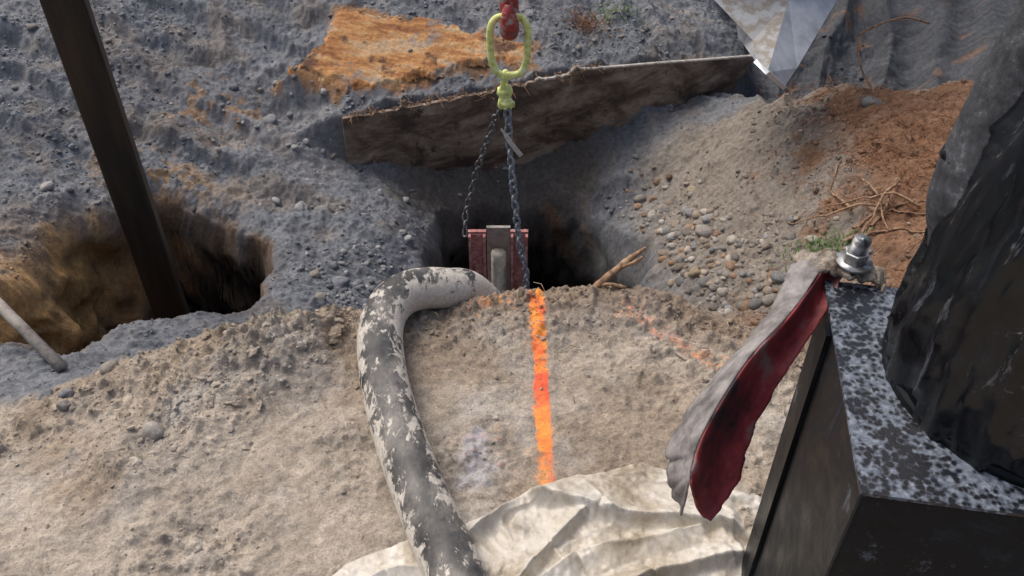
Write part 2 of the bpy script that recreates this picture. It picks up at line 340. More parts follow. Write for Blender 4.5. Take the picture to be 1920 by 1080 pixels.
px,py=scat(480,-2.6,1.0,2.0,5.2,dp); sz=(.007+.006*rng.exponential(1,len(px))).clip(.006,.028)
stones('pebbles',px,py,sz,pal(len(px),GC),stone,sub=2,sink=.4)
def dr(x,y): return np.clip(np.exp(-((x-.83+.12*(y-3.2))/.12)**2-((y-3.3)/.5)**2)+.5*np.exp(-((x-1.15)/.25)**2-((y-2.75)/.25)**2),0,1)*(pits(x,y)[1]>1.05)
px,py=scat(430,.5,1.9,2.3,4.2,dr); sz=(.008+.008*rng.exponential(1,len(px))).clip(.006,.034)
stones('river_stones',px,py,sz,pal(len(px),BC),stone,sub=2,sink=.4)
def dm(x,y):
    yc,_=mound_mask(x,y); d=yc-y
    return np.where((d>-.25),np.clip(.05+.9*np.exp(-((d-.06)/.13)**2)+np.exp(-(seg((-.58,1.80),(-.95,1.36),x,y)/.12)**2)+.8*np.clip(fbm(x*3.1+5,y*3.1,7,3),0,1),0,1),0)
px,py=scat(9500,-1.6,1.0,.8,2.2,dm); sz=(.0019*(1-rng.random(len(px)))**-.38).clip(.0017,.010)
col=soilcolor(px,py,terrain(px,py))*(1.0+.10*rng.normal(size=(len(px),1))).clip(.6,1.3)
stones('soil_crumbs',px,py,sz,col,stone,sub=1,smooth=False,sink=.4)
def dcl(x,y):
    yc,_=mound_mask(x,y); d=yc-y
    return np.where((d>-.2),np.clip(np.exp(-((d-.03)/.08)**2)*.9+.7*np.exp(-(seg((-.58,1.80),(-.95,1.36),x,y)/.1)**2)+.5*np.exp(-((x-.6)/.15)**2-((y-1.72)/.1)**2),0,1),0)
px,py=scat(200,-1.4,.95,1.1,2.2,dcl); sz=(.007+.006*rng.exponential(1,len(px))).clip(.006,.024)
col=soilcolor(px,py,terrain(px,py))*(1.+.06*rng.normal(size=(len(px),1))).clip(.8,1.2)
stones('soil_clods',px,py,sz,col,stone,sub=2,sink=.55,ang=.8,flat=.6,smooth=False)
big=np.array([(-.905,1.415,.030,.36,.33,.30),(-1.15,1.72,.026,.3,.27,.23),(-.62,1.81,.016,.3,.27,.2),(1.17,2.62,.036,.42,.22,.08),(1.10,2.95,.03,.3,.25,.2),(-1.02,3.42,.035,.3,.3,.3),(-.74,2.85,.05,.18,.19,.21),(-1.27,4.0,.045,.24,.24,.25),(.93,3.7,.04,.3,.25,.18),(.82,2.95,.04,.3,.24,.16),(1.75,3.75,.05,.2,.2,.2),(-2.1,3.25,.03,.4,.38,.36),(-1.22,1.60,.022,.2,.2,.22),(-1.3,1.63,.026,.2,.21,.23),(-1.2,1.55,.02,.24,.22,.2),(.89,3.2,.045,.3,.27,.24)])
stones('boulders',big[:,0],big[:,1],big[:,2],big[:,3:],stone,sub=3,sink=.45)
# ------------------------------------------------------------ steel post
mt=simple('dark_steel',[(.010,.009,.008),(.022,.018,.014),(.045,.03,.02)],14,.5,.4,.3,.002,(1,1,.12))
po=empty('steel_post'); L=.128
o=mk('tube',*box((-1.44,2.70,.9),(L,L,5.2),math.radians(20)),mt,po,False); bevel(o,.012,3)
o=mk('cap',*box((-1.44,2.70,3.51),(L+.03,L+.03,.02),math.radians(20)),mt,po,False)
# ------------------------------------------------------------ plywood sheet
top=[(-.88,3.95,-.51),(-.55,4.07,-.495),(-.17,4.22,-.475),(.06,4.30,-.45),(.27,4.37,-.455),(.30,4.385,-.425),(.8,4.57,-.48),(1.435,4.80,-.565)]
bot=[(-.893,3.95,-.87),(-.39,4.13,-.97),(.05,4.29,-1.02),(.35,4.40,-1.04),(.92,4.61,-1.02),(1.2,4.71,-.9),(1.33,4.76,-.78),(1.40,4.785,-.64)]
def resamp(P,k):
    P=np.array(P); d=np.r_[0,np.cumsum(np.linalg.norm(np.diff(P,axis=0),axis=1))]; t=np.linspace(0,d[-1],k); return np.stack([np.interp(t,d,P[:,i]) for i in range(3)],-1)
K=120;R_=12; tp=resamp(top,K); bt=resamp(bot,K)
tp[5:70,2]+=.010*rng.normal(size=65)*(rng.random(65)>.5); 
nrm=np.array([.345,-.94,0]); V=[];Fq=[]
for side in(0,1):
    for i in range(K):
        for j in range(R_+1):
            f=j/R_; p_=tp[i]*(1-f)+bt[i]*f; bulge=.02*math.sin(3.1*i/K)*math.sin(3.1*f)
            tilt=nrm*.07*(1-f)
            V.append(p_+tilt*math.sin(3.14*i/K)-nrm*(side*.022-bulge)+nrm*.02)
st=K*(R_+1)
for i in range(K-1):
    for j in range(R_):
        a=i*(R_+1)+j; c=a+R_+1
        Fq.append((a,a+1,c+1,c)); Fq.append((st+a,st+c,st+c+1,st+a+1))
    for j in(0,R_):
        a=i*(R_+1)+j; c=a+R_+1; Fq.append((a,c,st+c,st+a))
for i in(0,K-1):
    for j in range(R_): a=i*(R_+1)+j; Fq.append((a,a+1,st+a+1,st+a))
m,nt,b=newmat('wet_plywood'); v=ocoord(nt,(1,1,2.2),(0,.25,-.35)); a1=noise(nt,2.6,9,.66,v,.6); a2=noise(nt,22,8,.75,v); a3=noise(nt,9,6,.7,ocoord(nt))
bc=mix(nt,1.,ramp(nt,a1,[(.36,(.040,.028,.021)),(.45,(.11,.076,.056)),(.52,(.21,.155,.115)),(.62,(.34,.28,.22))]),ramp(nt,a2,[(.3,.6),(.7,1.3)]),'MULTIPLY')
bc=mix(nt,ramp(nt,a3,[(.58,0.),(.64,.8)]),bc,(.035,.025,.02))
nt.links.new(bc,b.inputs['Base Color']); nt.links.new(ramp(nt,a1,[(.35,.5),(.6,.85)]),b.inputs['Roughness']); bump(nt,b,a2,.25,.004)
sh=empty('plywood_sheet'); mk('panel',V,Fq,m,sh,False)
tl=simple('worn_edge',[(.26,.23,.19),(.52,.50,.46)],40,.85)
e=np.array([V[i*(R_+1)] for i in range(K)])-nrm*.011+[0,0,.003]; mk('edge',*tube(e[50:],.0125,6,sq=.7),tl,sh)
A_=Acc()
for _ in range(170):
    i=rng.integers(2,70); q0=e[i]; A_.add(tube(catmull([q0,q0+rng.normal(0,.015,3)+[0,0,.008],q0+rng.normal(0,.028,3)+[0,-.01,.0]],3),.0016,4))
mk('splinters',A_.v,A_.f,simple('splinter',[(.20,.10,.05),(.42,.28,.17)],60,.9),sh)
# ------------------------------------------------------------ beam
bm_=empty('steel_beam'); red=simple('red_primer',[(.24,.09,.085),(.40,.17,.16),(.48,.34,.31)],38,.85,.0,.4,.002,contrast=(.38,.66))
zt,zb_=-.725,-2.2; cz=(zt+zb_)/2; hh=zt-zb_
for cx in(-.164,.034):
    A_=Acc(); w=.080
    A_.add(box((cx,3.225,cz),(w,.010,hh)))
    for sx in(-1,1): A_.add(box((cx+sx*(w/2-.006),3.216,cz),(.012,.040,hh+.004)))
    o=mk('channel',A_.v,A_.f,red,bm_,False)
    mk('end_lip',*box((cx,3.235,zt+.006),(w+.004,.02,.012)),red,bm_,False)
cg=simple('cement_grey',[(.20,.19,.17),(.34,.32,.29)],30,.85)
mk('web',*box((-.065,3.31,cz-.02),(.114,.02,hh)),cg,bm_,False)
mk('inner_pipe',*tube([(-.065,3.25,zt-.13),(-.065,3.25,zb_)],.036,20),cg,bm_)
# ------------------------------------------------------------ chain sling
def link(c,t,side,Lk,Wk,r,k=20,sg=8):
    t=np.array(t,float);t/=np.linalg.norm(t);side=np.array(side,float);side-=t*(side@t);side/=np.linalg.norm(side)
    P=[]
    s=(Lk-Wk)/2
    for i in range(k):
        a=2*math.pi*i/k; ox=math.cos(a)*(Wk/2-r); oy=math.sin(a)*(Wk/2-r)+(s if math.sin(a)>1e-6 else -s if math.sin(a)<-1e-6 else 0)
        P.append(np.array(c)+side*ox+t*oy)
    return tube(P,r,sg,closed=True)
def chain(P,Lk,Wk,r):
    P=resamp(P,max(3,int(np.linalg.norm(np.diff(np.array(P),axis=0),axis=1).sum()/(Lk-2.3*r))))
    A=Acc(); 
    for i in range(len(P)-1):
        c=(P[i]+P[i+1])/2; t=P[i+1]-P[i]; al=(i%2)*math.pi/2+.5+.25*rng.normal()
        t2=t/np.linalg.norm(t); u=np.cross(t2,[0,1,0]); w=np.cross(t2,u)
        A.add(link(c+rng.normal(0,.0008,3),t,math.cos(al)*u+math.sin(al)*w,Lk,Wk,r))
    return A
sl=empty('chain_sling')
ym=simple('yellow_paint',[(.20,.20,.16),(.56,.60,.20),(.76,.82,.26),(.80,.82,.62)],38,.6,.0,.4,.002,contrast=(.3,.66))
chm=simple('chain_steel',[(.05,.05,.05),(.14,.14,.145),(.2,.2,.2)],70,.5,.6,.3,.001)
chb=simple('blue_chain_steel',[(.09,.095,.10),(.18,.22,.27),(.30,.30,.31)],60,.5,.3,.3,.001)
ml=[]
for i in range(44):
    a=2*math.pi*i/44; ca,sa=math.cos(a),math.sin(a); wz=.118; wx=.074+.007*sa
    ml.append((-.012+wx*np.sign(ca)*abs(ca)**.55, 3.2+.01*sa, .212+wz*np.sign(sa)*abs(sa)**.68))
mk('master_link',*tube(ml,.0145,12,closed=True),ym,sl)
A_=Acc()
A_.add(link((-.03,3.2,.072),(0.1,0,1),(.3,1,0),.085,.058,.012)); A_.add(link((-.028,3.2,.015),(0,0,1),(1,.2,0),.078,.06,.013)); A_.add(link((-.04,3.2,-.03),(0.1,0,1),(.5,1,0),.065,.055,.012))
A_.add(tube([(-.06,3.2,.02),(0.,3.19,.015)],.017,10)); A_.add(link((-.018,3.19,-.035),(0,0,1),(1,.5,0),.062,.05,.012)); A_.add(tube([(-.045,3.18,-.03),(0.01,3.19,-.035)],.013,10))
mk('coupling_links',A_.v,A_.f,ym,sl)
A_=chain([(-.05,3.22,-.055),(-.09,3.3,-.22),(-.165,3.36,-.47),(-.222,3.36,-.70),(-.225,3.3,-.80)],.050,.036,.0062); mk('chain_leg_rear',A_.v,A_.f,chm,sl)
A_=chain([(-.02,3.18,-.055),(-.008,3.15,-.25),(.015,3.12,-.50),(.035,3.10,-.70),(.068,3.10,-.86),(.072,3.1,-1.3)],.050,.038,.0066); mk('chain_leg_front',A_.v,A_.f,chb,sl)
tg=simple('tag',[(.35,.32,.27),(.55,.51,.46)],60,.7)
V=[];
for i in range(8):
    f=i/7; c=np.array([-.045+.085*f,3.13-.01*math.sin(3*f),-.115-.13*f]); w=np.array([.008,.002,.006])*(1 if f>.25 else .5)
    V+= [c-w,c+w]
mk('tag_strip',V,[(2*i,2*i+1,2*i+3,2*i+2) for i in range(7)],tg,sl)
hk=empty('crane_hook'); hr=simple('hook_red',[(.12,.11,.11),(.28,.035,.035),(.38,.055,.05),(.36,.32,.30)],22,.6,.1,.4,.002,contrast=(.36,.62))
hc=catmull([(-.028,3.2,1.2),(-.028,3.2,.60),(-.022,3.23,.48),(-.014,3.262,.40),(-.010,3.255,.32),(-.010,3.21,.274),(-.010,3.16,.31),(-.012,3.145,.365),(-.014,3.15,.40)],8)
rr=np.interp(np.linspace(0,1,len(hc)),[0,.2,.35,.6,.75,.9,1],[.028,.032,.036,.038,.036,.026,.014])
mk('hook_body',*tube(hc,rr,18),hr,hk)
mk('swivel',*tube([(-.028,3.2,.58),(-.028,3.2,.70)],.046,20),hr,hk)
mk('latch',*box((-.012,3.17,.43),(.03,.012,.12)),hr,hk,False)
# ------------------------------------------------------------ hose
HP=[(.12,.25,.08),(.03,.65,.06),(-.06,.86,.052),(-.097,.93,.052),(-.135,1.016,.052),(-.189,1.136,.052),(-.243,1.27,.052),(-.29,1.40,.052),(-.333,1.547,.052),(-.360,1.70,.052),(-.356,1.80,.05),(-.325,1.875,.046),(-.27,1.925,.032),(-.20,1.96,.004),(-.13,2.02,-.06),(-.06,2.12,-.26),(-.02,2.3,-.65),(0.0,2.8,-1.5)]
hp=catmull(HP,12); V,Fh=tube(hp,.062,40,sq=1.)
V=np.array(V); up=np.zeros(len(V))
for i in range(len(hp)): up[i*40:(i+1)*40]=(V[i*40:(i+1)*40,2]-hp[i,2])/.062
alongv=np.repeat(np.arange(len(hp))/len(hp),40)
m,nt,b=newmat('worn_hose'); geo=ocoord(nt,(1.5,.9,1.2)); a1=noise(nt,27,8,.7,geo,.5); a2=noise(nt,90,5,.7,geo); a3=noise(nt,8,6,.65,geo)
wf=math_(nt,'ADD',a1,attr(nt,'white','Fac')); wf=math_(nt,'ADD',wf,math_(nt,'MULTIPLY',math_(nt,'SUBTRACT',a3,.5),.45))
blk=ramp(nt,a3,[(.35,(.030,.030,.031)),(.48,(.085,.083,.080)),(.62,(.22,.205,.185))]); blk=mix(nt,1.,blk,ramp(nt,a2,[(.3,.6),(.7,1.35)]),'MULTIPLY')
wht=ramp(nt,a2,[(.3,(.40,.36,.30)),(.6,(.63,.59,.53))])
ms=ramp(nt,wf,[(.485,0.),(.535,1.)])
nt.links.new(mix(nt,ms,blk,wht),b.inputs['Base Color']); nt.links.new(ramp(nt,a2,[(.3,.4),(.7,.75)]),b.inputs['Roughness'])
p=bump(nt,None,ms,.5,.003); bump(nt,b,a2,.3,.002,p)
wh=-.0+.11*(1-np.abs(up-.0))-.10*np.clip(up,0,1)**1.5+.12*np.interp(alongv,[0,.35,.55,.68,.8,1],[.0,.0,.45,.7,.8,.8])
ho=empty('concrete_hose'); mk('hose',V,Fh,m,ho,attrs={'white':wh})
# ------------------------------------------------------------ plastic sheet
nxp,nyp=420,330
U,Vv=np.meshgrid(np.linspace(0,1,nxp),np.linspace(0,1,nyp))
xx=-.48+1.45*U
edge=np.interp(xx,[-.48,-.36,-.25,-.13,-.05,.05,.15,.3,.42,.6,1.],[.93,1.04,1.09,1.13,1.17,1.245,1.28,1.31,1.28,1.2,1.15])+.010*fbm(xx*7,xx*0,2)+.006*fbm(xx*30,xx*0,4)
yy=.35+(edge-.35)*Vv
wx_=xx+.03*fbm(xx*4,yy*4,1,2); wy_=yy+.03*fbm(xx*4+7,yy*4,2,2)
def fold(P,h,w1,w2):
    z=0*xx
    for a,b_ in zip(P[:-1],P[1:]):
        a=np.array(a);b_=np.array(b_);e=b_-a;L_=np.linalg.norm(e)
        sd_=((wx_-a[0])*e[1]-(wy_-a[1])*e[0])/L_; t=((wx_-a[0])*e[0]+(wy_-a[1])*e[1])/L_**2
        end=S(-.10,.05,t)*S(1.10,.95,t)
        z=np.maximum(z,h*end*np.where(sd_>0,np.exp(-sd_/w1),np.exp(sd_/w2)))
    return z
zf=np.zeros(xx.shape)
for P_,h_,w1_,w2_ in [([(-.16,1.07),(.037,1.205),(.203,1.139),(.50,1.10)],.048,.010,.08),
    ([(-.05,1.165),(.15,1.255),(.33,1.27),(.55,1.2)],.022,.02,.06),
    ([(.18,1.14),(.10,1.06),(-.02,.95)],.040,.05,.008),([(.42,1.10),(.16,1.03),(.0,.93)],.040,.010,.07),
    ([(.5,1.04),(.30,.99),(.12,.88)],.045,.06,.010),([(-.40,.90),(-.28,1.02),(-.12,1.06)],.035,.04,.010),([(-.22,.85),(-.2,.98),(-.14,1.06)],.03,.01,.05),
    ([(.0,1.13),(.08,1.09),(.14,1.0)],.02,.01,.03),([(.3,1.25),(.34,1.2),(.5,1.17)],.016,.008,.03)]:
    zf=np.maximum(zf,fold(P_,h_,w1_,w2_)*.9)+.12*fold(P_,h_,w1_,w2_)
zf+=.012*fbm(xx*4,yy*5,2,2)+.007*(1-np.abs(vn(wx_*11+wy_*7,wy_*14-wx_*6,3)))**5+.003*(1-np.abs(vn(wx_*26,wy_*20+wx_*18,6)))**4
zf=zf*(1-.8*np.exp(-(np.minimum(seg((-.06,.86),(-.19,1.136),xx,yy),seg((.03,.65),(-.06,.86),xx,yy))/.07)**2))
zz=terrain(xx,yy)*.45+.0+zf*S(1.0,.95,Vv)*S(0,.03,U)
ii=np.arange(nxp*nyp).reshape(nyp,nxp); Fp=np.stack([ii[:-1,:-1],ii[:-1,1:],ii[1:,1:],ii[1:,:-1]],-1).reshape(-1,4)
m,nt,b=newmat('plastic_sheet'); geo=ocoord(nt); a1=noise(nt,6,9,.7,geo,.6); a2=noise(nt,45,6,.7,geo)
bc=mix(nt,1.,ramp(nt,a1,[(.36,(.30,.25,.18)),(.46,(.48,.43,.35)),(.56,(.60,.565,.50)),(.68,(.70,.68,.64))]),ramp(nt,a2,[(.28,.68),(.5,1.)]),'MULTIPLY')
nt.links.new(bc,b.inputs['Base Color']); nt.links.new(ramp(nt,a2,[(.3,.6),(.7,.3)]),b.inputs['Roughness']); bump(nt,b,noise(nt,22,5,.55,geo,1.5),.25,.004)
mk('plastic_sheeting',np.stack([xx,yy,zz],-1).reshape(-1,3),Fp,m)
# ------------------------------------------------------------ machine
mc=empty('concrete_pump_hopper')
th=math.radians(-9.7); e1=np.array([math.cos(th),math.sin(th)]); e2=np.array([-math.sin(th),math.cos(th)]); c0=np.array([.43,.64]); ZT=.79
def bx(u,w,z): p_=c0+e1*u+e2*w; return (p_[0],p_[1],z)
def slab(u0,u1,w0,w1,z0,z1):
    vs=[bx(u,w,z) for u in(u0,u1) for w in(w0,w1) for z in(z0,z1)]
    return vs,[(0,1,3,2),(4,6,7,5),(0,4,5,1),(2,3,7,6),(0,2,6,4),(1,5,7,3)]
def scratch(nt,base,col,scl,rot,sc,th_,amt):
    v=ocoord(nt,scl,rot); s1=noise(nt,sc,7,.75,v,.4); s2=noise(nt,6,4,.6,ocoord(nt))
    f=math_(nt,'ADD',math_(nt,'MULTIPLY',s1,.75),math_(nt,'MULTIPLY',s2,.35))
    return mix(nt,math_(nt,'MULTIPLY',ramp(nt,f,[(th_,0.),(th_+.06,1.)]),amt),base,col)
m,nt,b=newmat('black_paint_scuffed'); geo=ocoord(nt); a1=noise(nt,8,8,.7,geo,1.2); a2=noise(nt,90,6,.8,geo)
base=ramp(nt,a1,[(.40,(.003,.004,.006)),(.58,(.009,.011,.015)),(.70,(.025,.031,.042))])
base=scratch(nt,base,(.16,.19,.25),(1,1,.22),(.25,.1,0),30,.64,.6); base=scratch(nt,base,(.12,.14,.18),(1,.3,1),(.5,.3,.4),40,.65,.6)
base=mix(nt,ramp(nt,a2,[(.64,0.),(.72,.5)]),base,(.26,.28,.30))
nt.links.new(base,b.inputs['Base Color']); nt.links.new(ramp(nt,a1,[(.4,.35),(.65,.55)]),b.inputs['Roughness']); b.inputs['Specular IOR Level'].default_value=.12; bump(nt,b,a1,.2,.005); bp=m
m,nt,b=newmat('spattered_top'); geo=ocoord(nt); vo=nt.nodes.new('ShaderNodeTexVoronoi'); vo.inputs['Scale'].default_value=120; nt.links.new(geo,vo.inputs['Vector'])
a1=noise(nt,13,7,.72,geo); a2=noise(nt,95,6,.75,geo)
sp=math_(nt,'ADD',vo.outputs['Distance'],math_(nt,'MULTIPLY',math_(nt,'SUBTRACT',a1,.5),3.0)); sp=math_(nt,'ADD',sp,math_(nt,'MULTIPLY',math_(nt,'SUBTRACT',a2,.5),.8))
bc=mix(nt,ramp(nt,sp,[(.38,1.),(.75,0.)]),ramp(nt,a2,[(.3,(.05,.06,.08)),(.5,(.12,.145,.19)),(.62,(.22,.25,.30)),(.75,(.38,.39,.40))]),(.012,.014,.020))
nt.links.new(bc,b.inputs['Base Color']); nt.links.new(ramp(nt,sp,[(.28,.25),(.5,.6)]),b.inputs['Roughness']); bump(nt,b,a2,.4,.002); tpm=m
o=mk('hopper_body',*slab(0,.62,0,.405,-.12,ZT-.006),bp,mc,False); bevel(o,.006,2)
o=mk('top_plate',*slab(-.004,.624,-.004,.409,ZT-.0055,ZT),tpm,mc,False); 
o=mk('base_skid',*slab(-.012,.65,-.012,.42,-.2,-.11),bp,mc,False); bevel(o,.006)
o=mk('corner_strip',*slab(-.008,-.001,.30,.33,-.1,ZT-.02),bp,mc,False)
P=[(.725,.82,ZT-.01),(.722,.82,ZT+.02),(.728,.822,ZT+.10),(.764,.825,ZT+.30),(.82,.83,ZT+.55),(.9,.83,ZT+1.1)]
pp=catmull(P,22); V,Fx=tube(pp,np.interp(np.linspace(0,1,len(pp)),[0,.2,.45,1],[.195,.198,.20,.20]),140); V=np.array(V)
cen=np.repeat(pp,140,0); dv=V-cen; ang_=np.arctan2(dv[:,1],dv[:,0]); 
wr=.008*fbm(ang_*2.5,V[:,2]*4+ang_*2.2,2,3)+.010*(1-np.abs(vn(ang_*2.2,V[:,2]*5+ang_*6,4)))**5+.005*(1-np.abs(vn(ang_*5,V[:,2]*11-ang_*6,1)))**5
V=V+dv/.195*wr[:,None]
m,nt,b=newmat('black_rubber_wet'); geo=ocoord(nt,(1,1,.4),(.2,.6,.4)); a1=noise(nt,12,8,.7,geo,1.5); a2=noise(nt,90,6,.75,ocoord(nt))
base=ramp(nt,a1,[(.42,(.003,.004,.005)),(.60,(.008,.010,.013)),(.70,(.02,.025,.033))])
base=scratch(nt,base,(.15,.17,.21),(1,1,.18),(.3,.75,.2),28,.63,.6); base=scratch(nt,base,(.20,.21,.24),(.25,1,1),(.6,.5,.9),36,.65,.55)
nt.links.new(base,b.inputs['Base Color']); nt.links.new(ramp(nt,a1,[(.4,.10),(.65,.35)]),b.inputs['Roughness']); b.inputs['Specular IOR Level'].default_value=.45; p=bump(nt,None,a1,.18,.006); bump(nt,b,a2,.08,.001,p); rub=m
mk('outlet_boot',V,Fx,rub,mc)
mk('boot_flange',*tube([(.725,.82,ZT),(.725,.82,ZT+.012)],.203,64),bp,mc)
m,nt,b=newmat('woven_sleeve'); geo=ocoord(nt,(1,1,1),(0.3,.5,0)); wv=nt.nodes.new('ShaderNodeTexWave'); wv.inputs['Scale'].default_value=190; wv.inputs['Distortion'].default_value=3.; nt.links.new(geo,wv.inputs['Vector'])
a1=noise(nt,50,9,.8,geo); nt.links.new(mix(nt,1.,ramp(nt,a1,[(.40,(.018,.02,.025)),(.56,(.055,.06,.072)),(.66,(.17,.175,.19))]),ramp(nt,wv.outputs['Fac'],[(.2,.75),(.8,1.1)]),'MULTIPLY'),b.inputs['Base Color']); b.inputs['Roughness'].default_value=.8; bump(nt,b,a1,.4,.003); slv=m
sp_=catmull([(.592,.90,.96),(.606,.93,1.06),(.638,.95,1.2),(.683,.96,1.35),(.80,.98,1.7)],14)
V,Fx=tube(sp_,np.interp(np.linspace(0,1,len(sp_)),[0,.15,1],[.035,.055,.075]),48); V=np.array(V); V+=.010*fbm(V[:,0]*12+V[:,1]*9,V[:,2]*14,2)[:,None]
mk('fabric_sleeve',V,Fx,slv,mc); mk('sleeve_strap',*tube([(.606,.93,1.06),(.610,.932,1.072)],.062,40),rub,mc)
zn=simple('galvanised',[(.22,.22,.21),(.42,.43,.44),(.6,.6,.6)],80,.4,.8,.2,.001)
mud=simple('muddy_metal',[(.10,.08,.06),(.24,.20,.16),(.38,.34,.29)],40,.9,.1,.9,.008,contrast=(.35,.6))
bc0=np.array([.538,1.055])
def hexp(c,r,z0,z1,k=6,rot=.3): 
    vs=[(c[0]+r*math.cos(2*math.pi*i/k+rot),c[1]+r*math.sin(2*math.pi*i/k+rot),z) for z in(z0,z1) for i in range(k)]
    return vs,[tuple(range(k))[::-1],tuple(range(k,2*k))]+[(i,(i+1)%k,k+(i+1)%k,k+i) for i in range(k)]
def rag(P,wd_,name,mat):
    c=catmull(P,12); V=[];nn=10
    T=np.gradient(c,axis=0); T/=np.linalg.norm(T,axis=1)[:,None]
    for i,p_ in enumerate(c):
        s_=np.cross(T[i],[0,0,1]); s_/=np.linalg.norm(s_)
        for j in range(nn+1):
            f=j/nn-.5; V.append(p_+s_*f*wd_*(1+.25*float(vn(np.array(i*.3),np.array(f*2.),2)))+np.array([0,0,1])*(.006*float(vn(np.array(i*.5),np.array(f*5),4))-.03*f*f))
    o=mk(name,V,[(i*(nn+1)+j,i*(nn+1)+j+1,(i+1)*(nn+1)+j+1,(i+1)*(nn+1)+j) for i in range(len(c)-1) for j in range(nn)],mat,mc)
    s_=o.modifiers.new('s','SOLIDIFY'); s_.thickness=.006; s_.offset=0; return o
rag([(.455,1.068,.805),(.49,1.066,.818),(.53,1.058,.812),(.575,1.048,.802),(.59,1.042,.79)],.055,'flap_clamp',mud)
mk('washer',*tube([(bc0[0],bc0[1],.816),(bc0[0],bc0[1],.821)],.028,32),zn,mc)
o=mk('nut',*hexp(bc0,.020,.821,.840),zn,mc,False); bevel(o,.002)
tz=np.linspace(.838,.864,60); mk('bolt_thread',*tube([(bc0[0]+(z-.838)*.12,bc0[1],z) for z in tz],.0125+.0012*np.sin(np.arange(60)*1.6),24),zn,mc)
# flap
Lp=[(.446,1.064,.805),(.396,.985,.768),(.315,.906,.722),(.2425,.828,.677),(.23,.786,.643),(.248,.738,.600)]
Cp=[(.50,1.065,.812),(.420,.957,.800),(.338,.870,.784),(.269,.781,.744),(.246,.735,.715),(.242,.718,.701)]
Rp=[(.53,1.05,.805),(.492,.9975,.77),(.418,.910,.728),(.360,.840,.675),(.330,.776,.631),(.282,.724,.600)]
k=14; Lc,Cc,Rc=[catmull(q,k) for q in(Lp,Cp,Rp)]
for Q_,sd in((Lc,1),(Rc,4)):
    for i in range(len(Q_)): Q_[i]+=np.array([.006,.004,0])*float(fbm(np.array(i*.22),np.array(sd*3.),sd,3))*1.6
def strip(A,B,bul,nn=14,sd=1):
    V=[];n_=len(A)
    for i in range(n_):
        for j in range(nn+1):
            f=j/nn; p_=A[i]*(1-f)+B[i]*f; p_=p_+np.array([0,-.3,1])*bul*math.sin(math.pi*f)+np.array([.3,0,1])*.006*float(fbm(np.array(i*.15),np.array(f*2.5+sd),sd)); V.append(p_)
    return V,[(i*(nn+1)+j,i*(nn+1)+j+1,(i+1)*(nn+1)+j+1,(i+1)*(nn+1)+j) for i in range(n_-1) for j in range(nn)]
gf=simple('flap_grey',[(.10,.095,.095),(.22,.205,.20),(.34,.32,.31)],24,.9,0,.6,.003)
rf=simple('flap_red',[(.025,.012,.014),(.14,.018,.022),(.24,.030,.034),(.20,.13,.125)],9,.65,0,.5,.004,contrast=(.36,.62),det=9)
o=mk('flap_outer',*strip(Lc,Cc,.006),gf,mc); s_=o.modifiers.new('s','SOLIDIFY'); s_.thickness=.003
o=mk('flap_inner',*strip(Cc,Rc,-.022,sd=3),rf,mc); s_=o.modifiers.new('s','SOLIDIFY'); s_.thickness=.003
# ------------------------------------------------------------ excavator bucket
bk=empty('excavator_bucket')
bs=simple('bucket_steel',[(.30,.31,.33),(.46,.48,.50),(.60,.61,.62)],7,.45,.3,.15,.003)
bt_=simple('bucket_muddy',[(.36,.36,.36),(.25,.22,.18),(.40,.41,.42)],7,.8,.1,.3,.003,contrast=(.42,.6))
brt=simple('bucket_edge',[(.45,.5,.56),(.65,.68,.72)],16,.35,.6,.2,.002)
A0=(.75,4.0,.75);A1=(.90,3.83,.175);B0=(1.067,3.60,.06);C1=(1.05,3.44,.035);D1=(1.186,3.41,-.07);E1=(1.26,3.515,-.03);F1=(1.56,3.98,.147);F0=(1.75,4.25,.75);G1=(1.26,3.82,.154);G0=(1.30,3.95,.75)
mid=(1.085,3.365,.022)
mk('side_plate',[A0,A1,B0,C1,mid,G1,G0],[(0,1,5,6),(1,2,5),(2,4,5),(2,3,4)],bt_,bk,False)
mk('shell',[G0,G1,mid,D1,E1,F1,F0],[(0,1,5,6),(1,4,5),(1,2,4),(2,3,4)],bs,bk,False)
Bq=[tuple(np.array(q)+np.array([.0,.35,-.04 if i not in(0,7) else .1])) for i,q in enumerate((A0,A1,B0,C1,D1,E1,F1,F0))]
Fr=[A0,A1,B0,C1,D1,E1,F1,F0]
mk('back_shell',Fr+Bq,[(i,i+1,i+9,i+8) for i in range(7)]+[tuple(range(8,16))],bs,bk,False)
o=mk('cutting_lip',*tube([C1,mid,D1],.013,4),brt,bk,False)
# ------------------------------------------------------------ sticks, roots, pole
wd=simple('root_wood',[(.10,.06,.035),(.28,.17,.10),(.40,.28,.18)],60,.85,0,.5,.003)
V,Fx=tube(catmull([(.20,1.93,-.03),(.26,1.97,.01),(.32,2.01,.04),(.36,2.03,.065),(.405,2.05,.09)],5),np.interp(np.linspace(0,1,21),[0,.7,1],[.012,.011,.004]),8,lump=.3)
A_=Acc().add((V,Fx)); A_.add(tube(catmull([(.33,2.01,.045),(.37,2.0,.075),(.385,1.99,.10)],4),[.006]*6+[.004]*3,6,lump=.3)); A_.add(tube(catmull([(.25,1.97,.0),(.29,1.96,.02),(.34,1.95,.015)],4),.006,6,lump=.3))
mk('broken_branch',A_.v,A_.f,wd)
pw=simple('weathered_wood',[(.16,.14,.12),(.30,.27,.24),(.38,.35,.31)],20,.8,0,.4,.003,(1,1,1))
mk('wooden_pole',*tube([(-1.33,1.78,-.15),(-1.62,2.03,-.12),(-2.3,2.62,-.02),(-3.1,3.2,.12)],.018,14),pw)
A_=Acc(); B_=Acc()
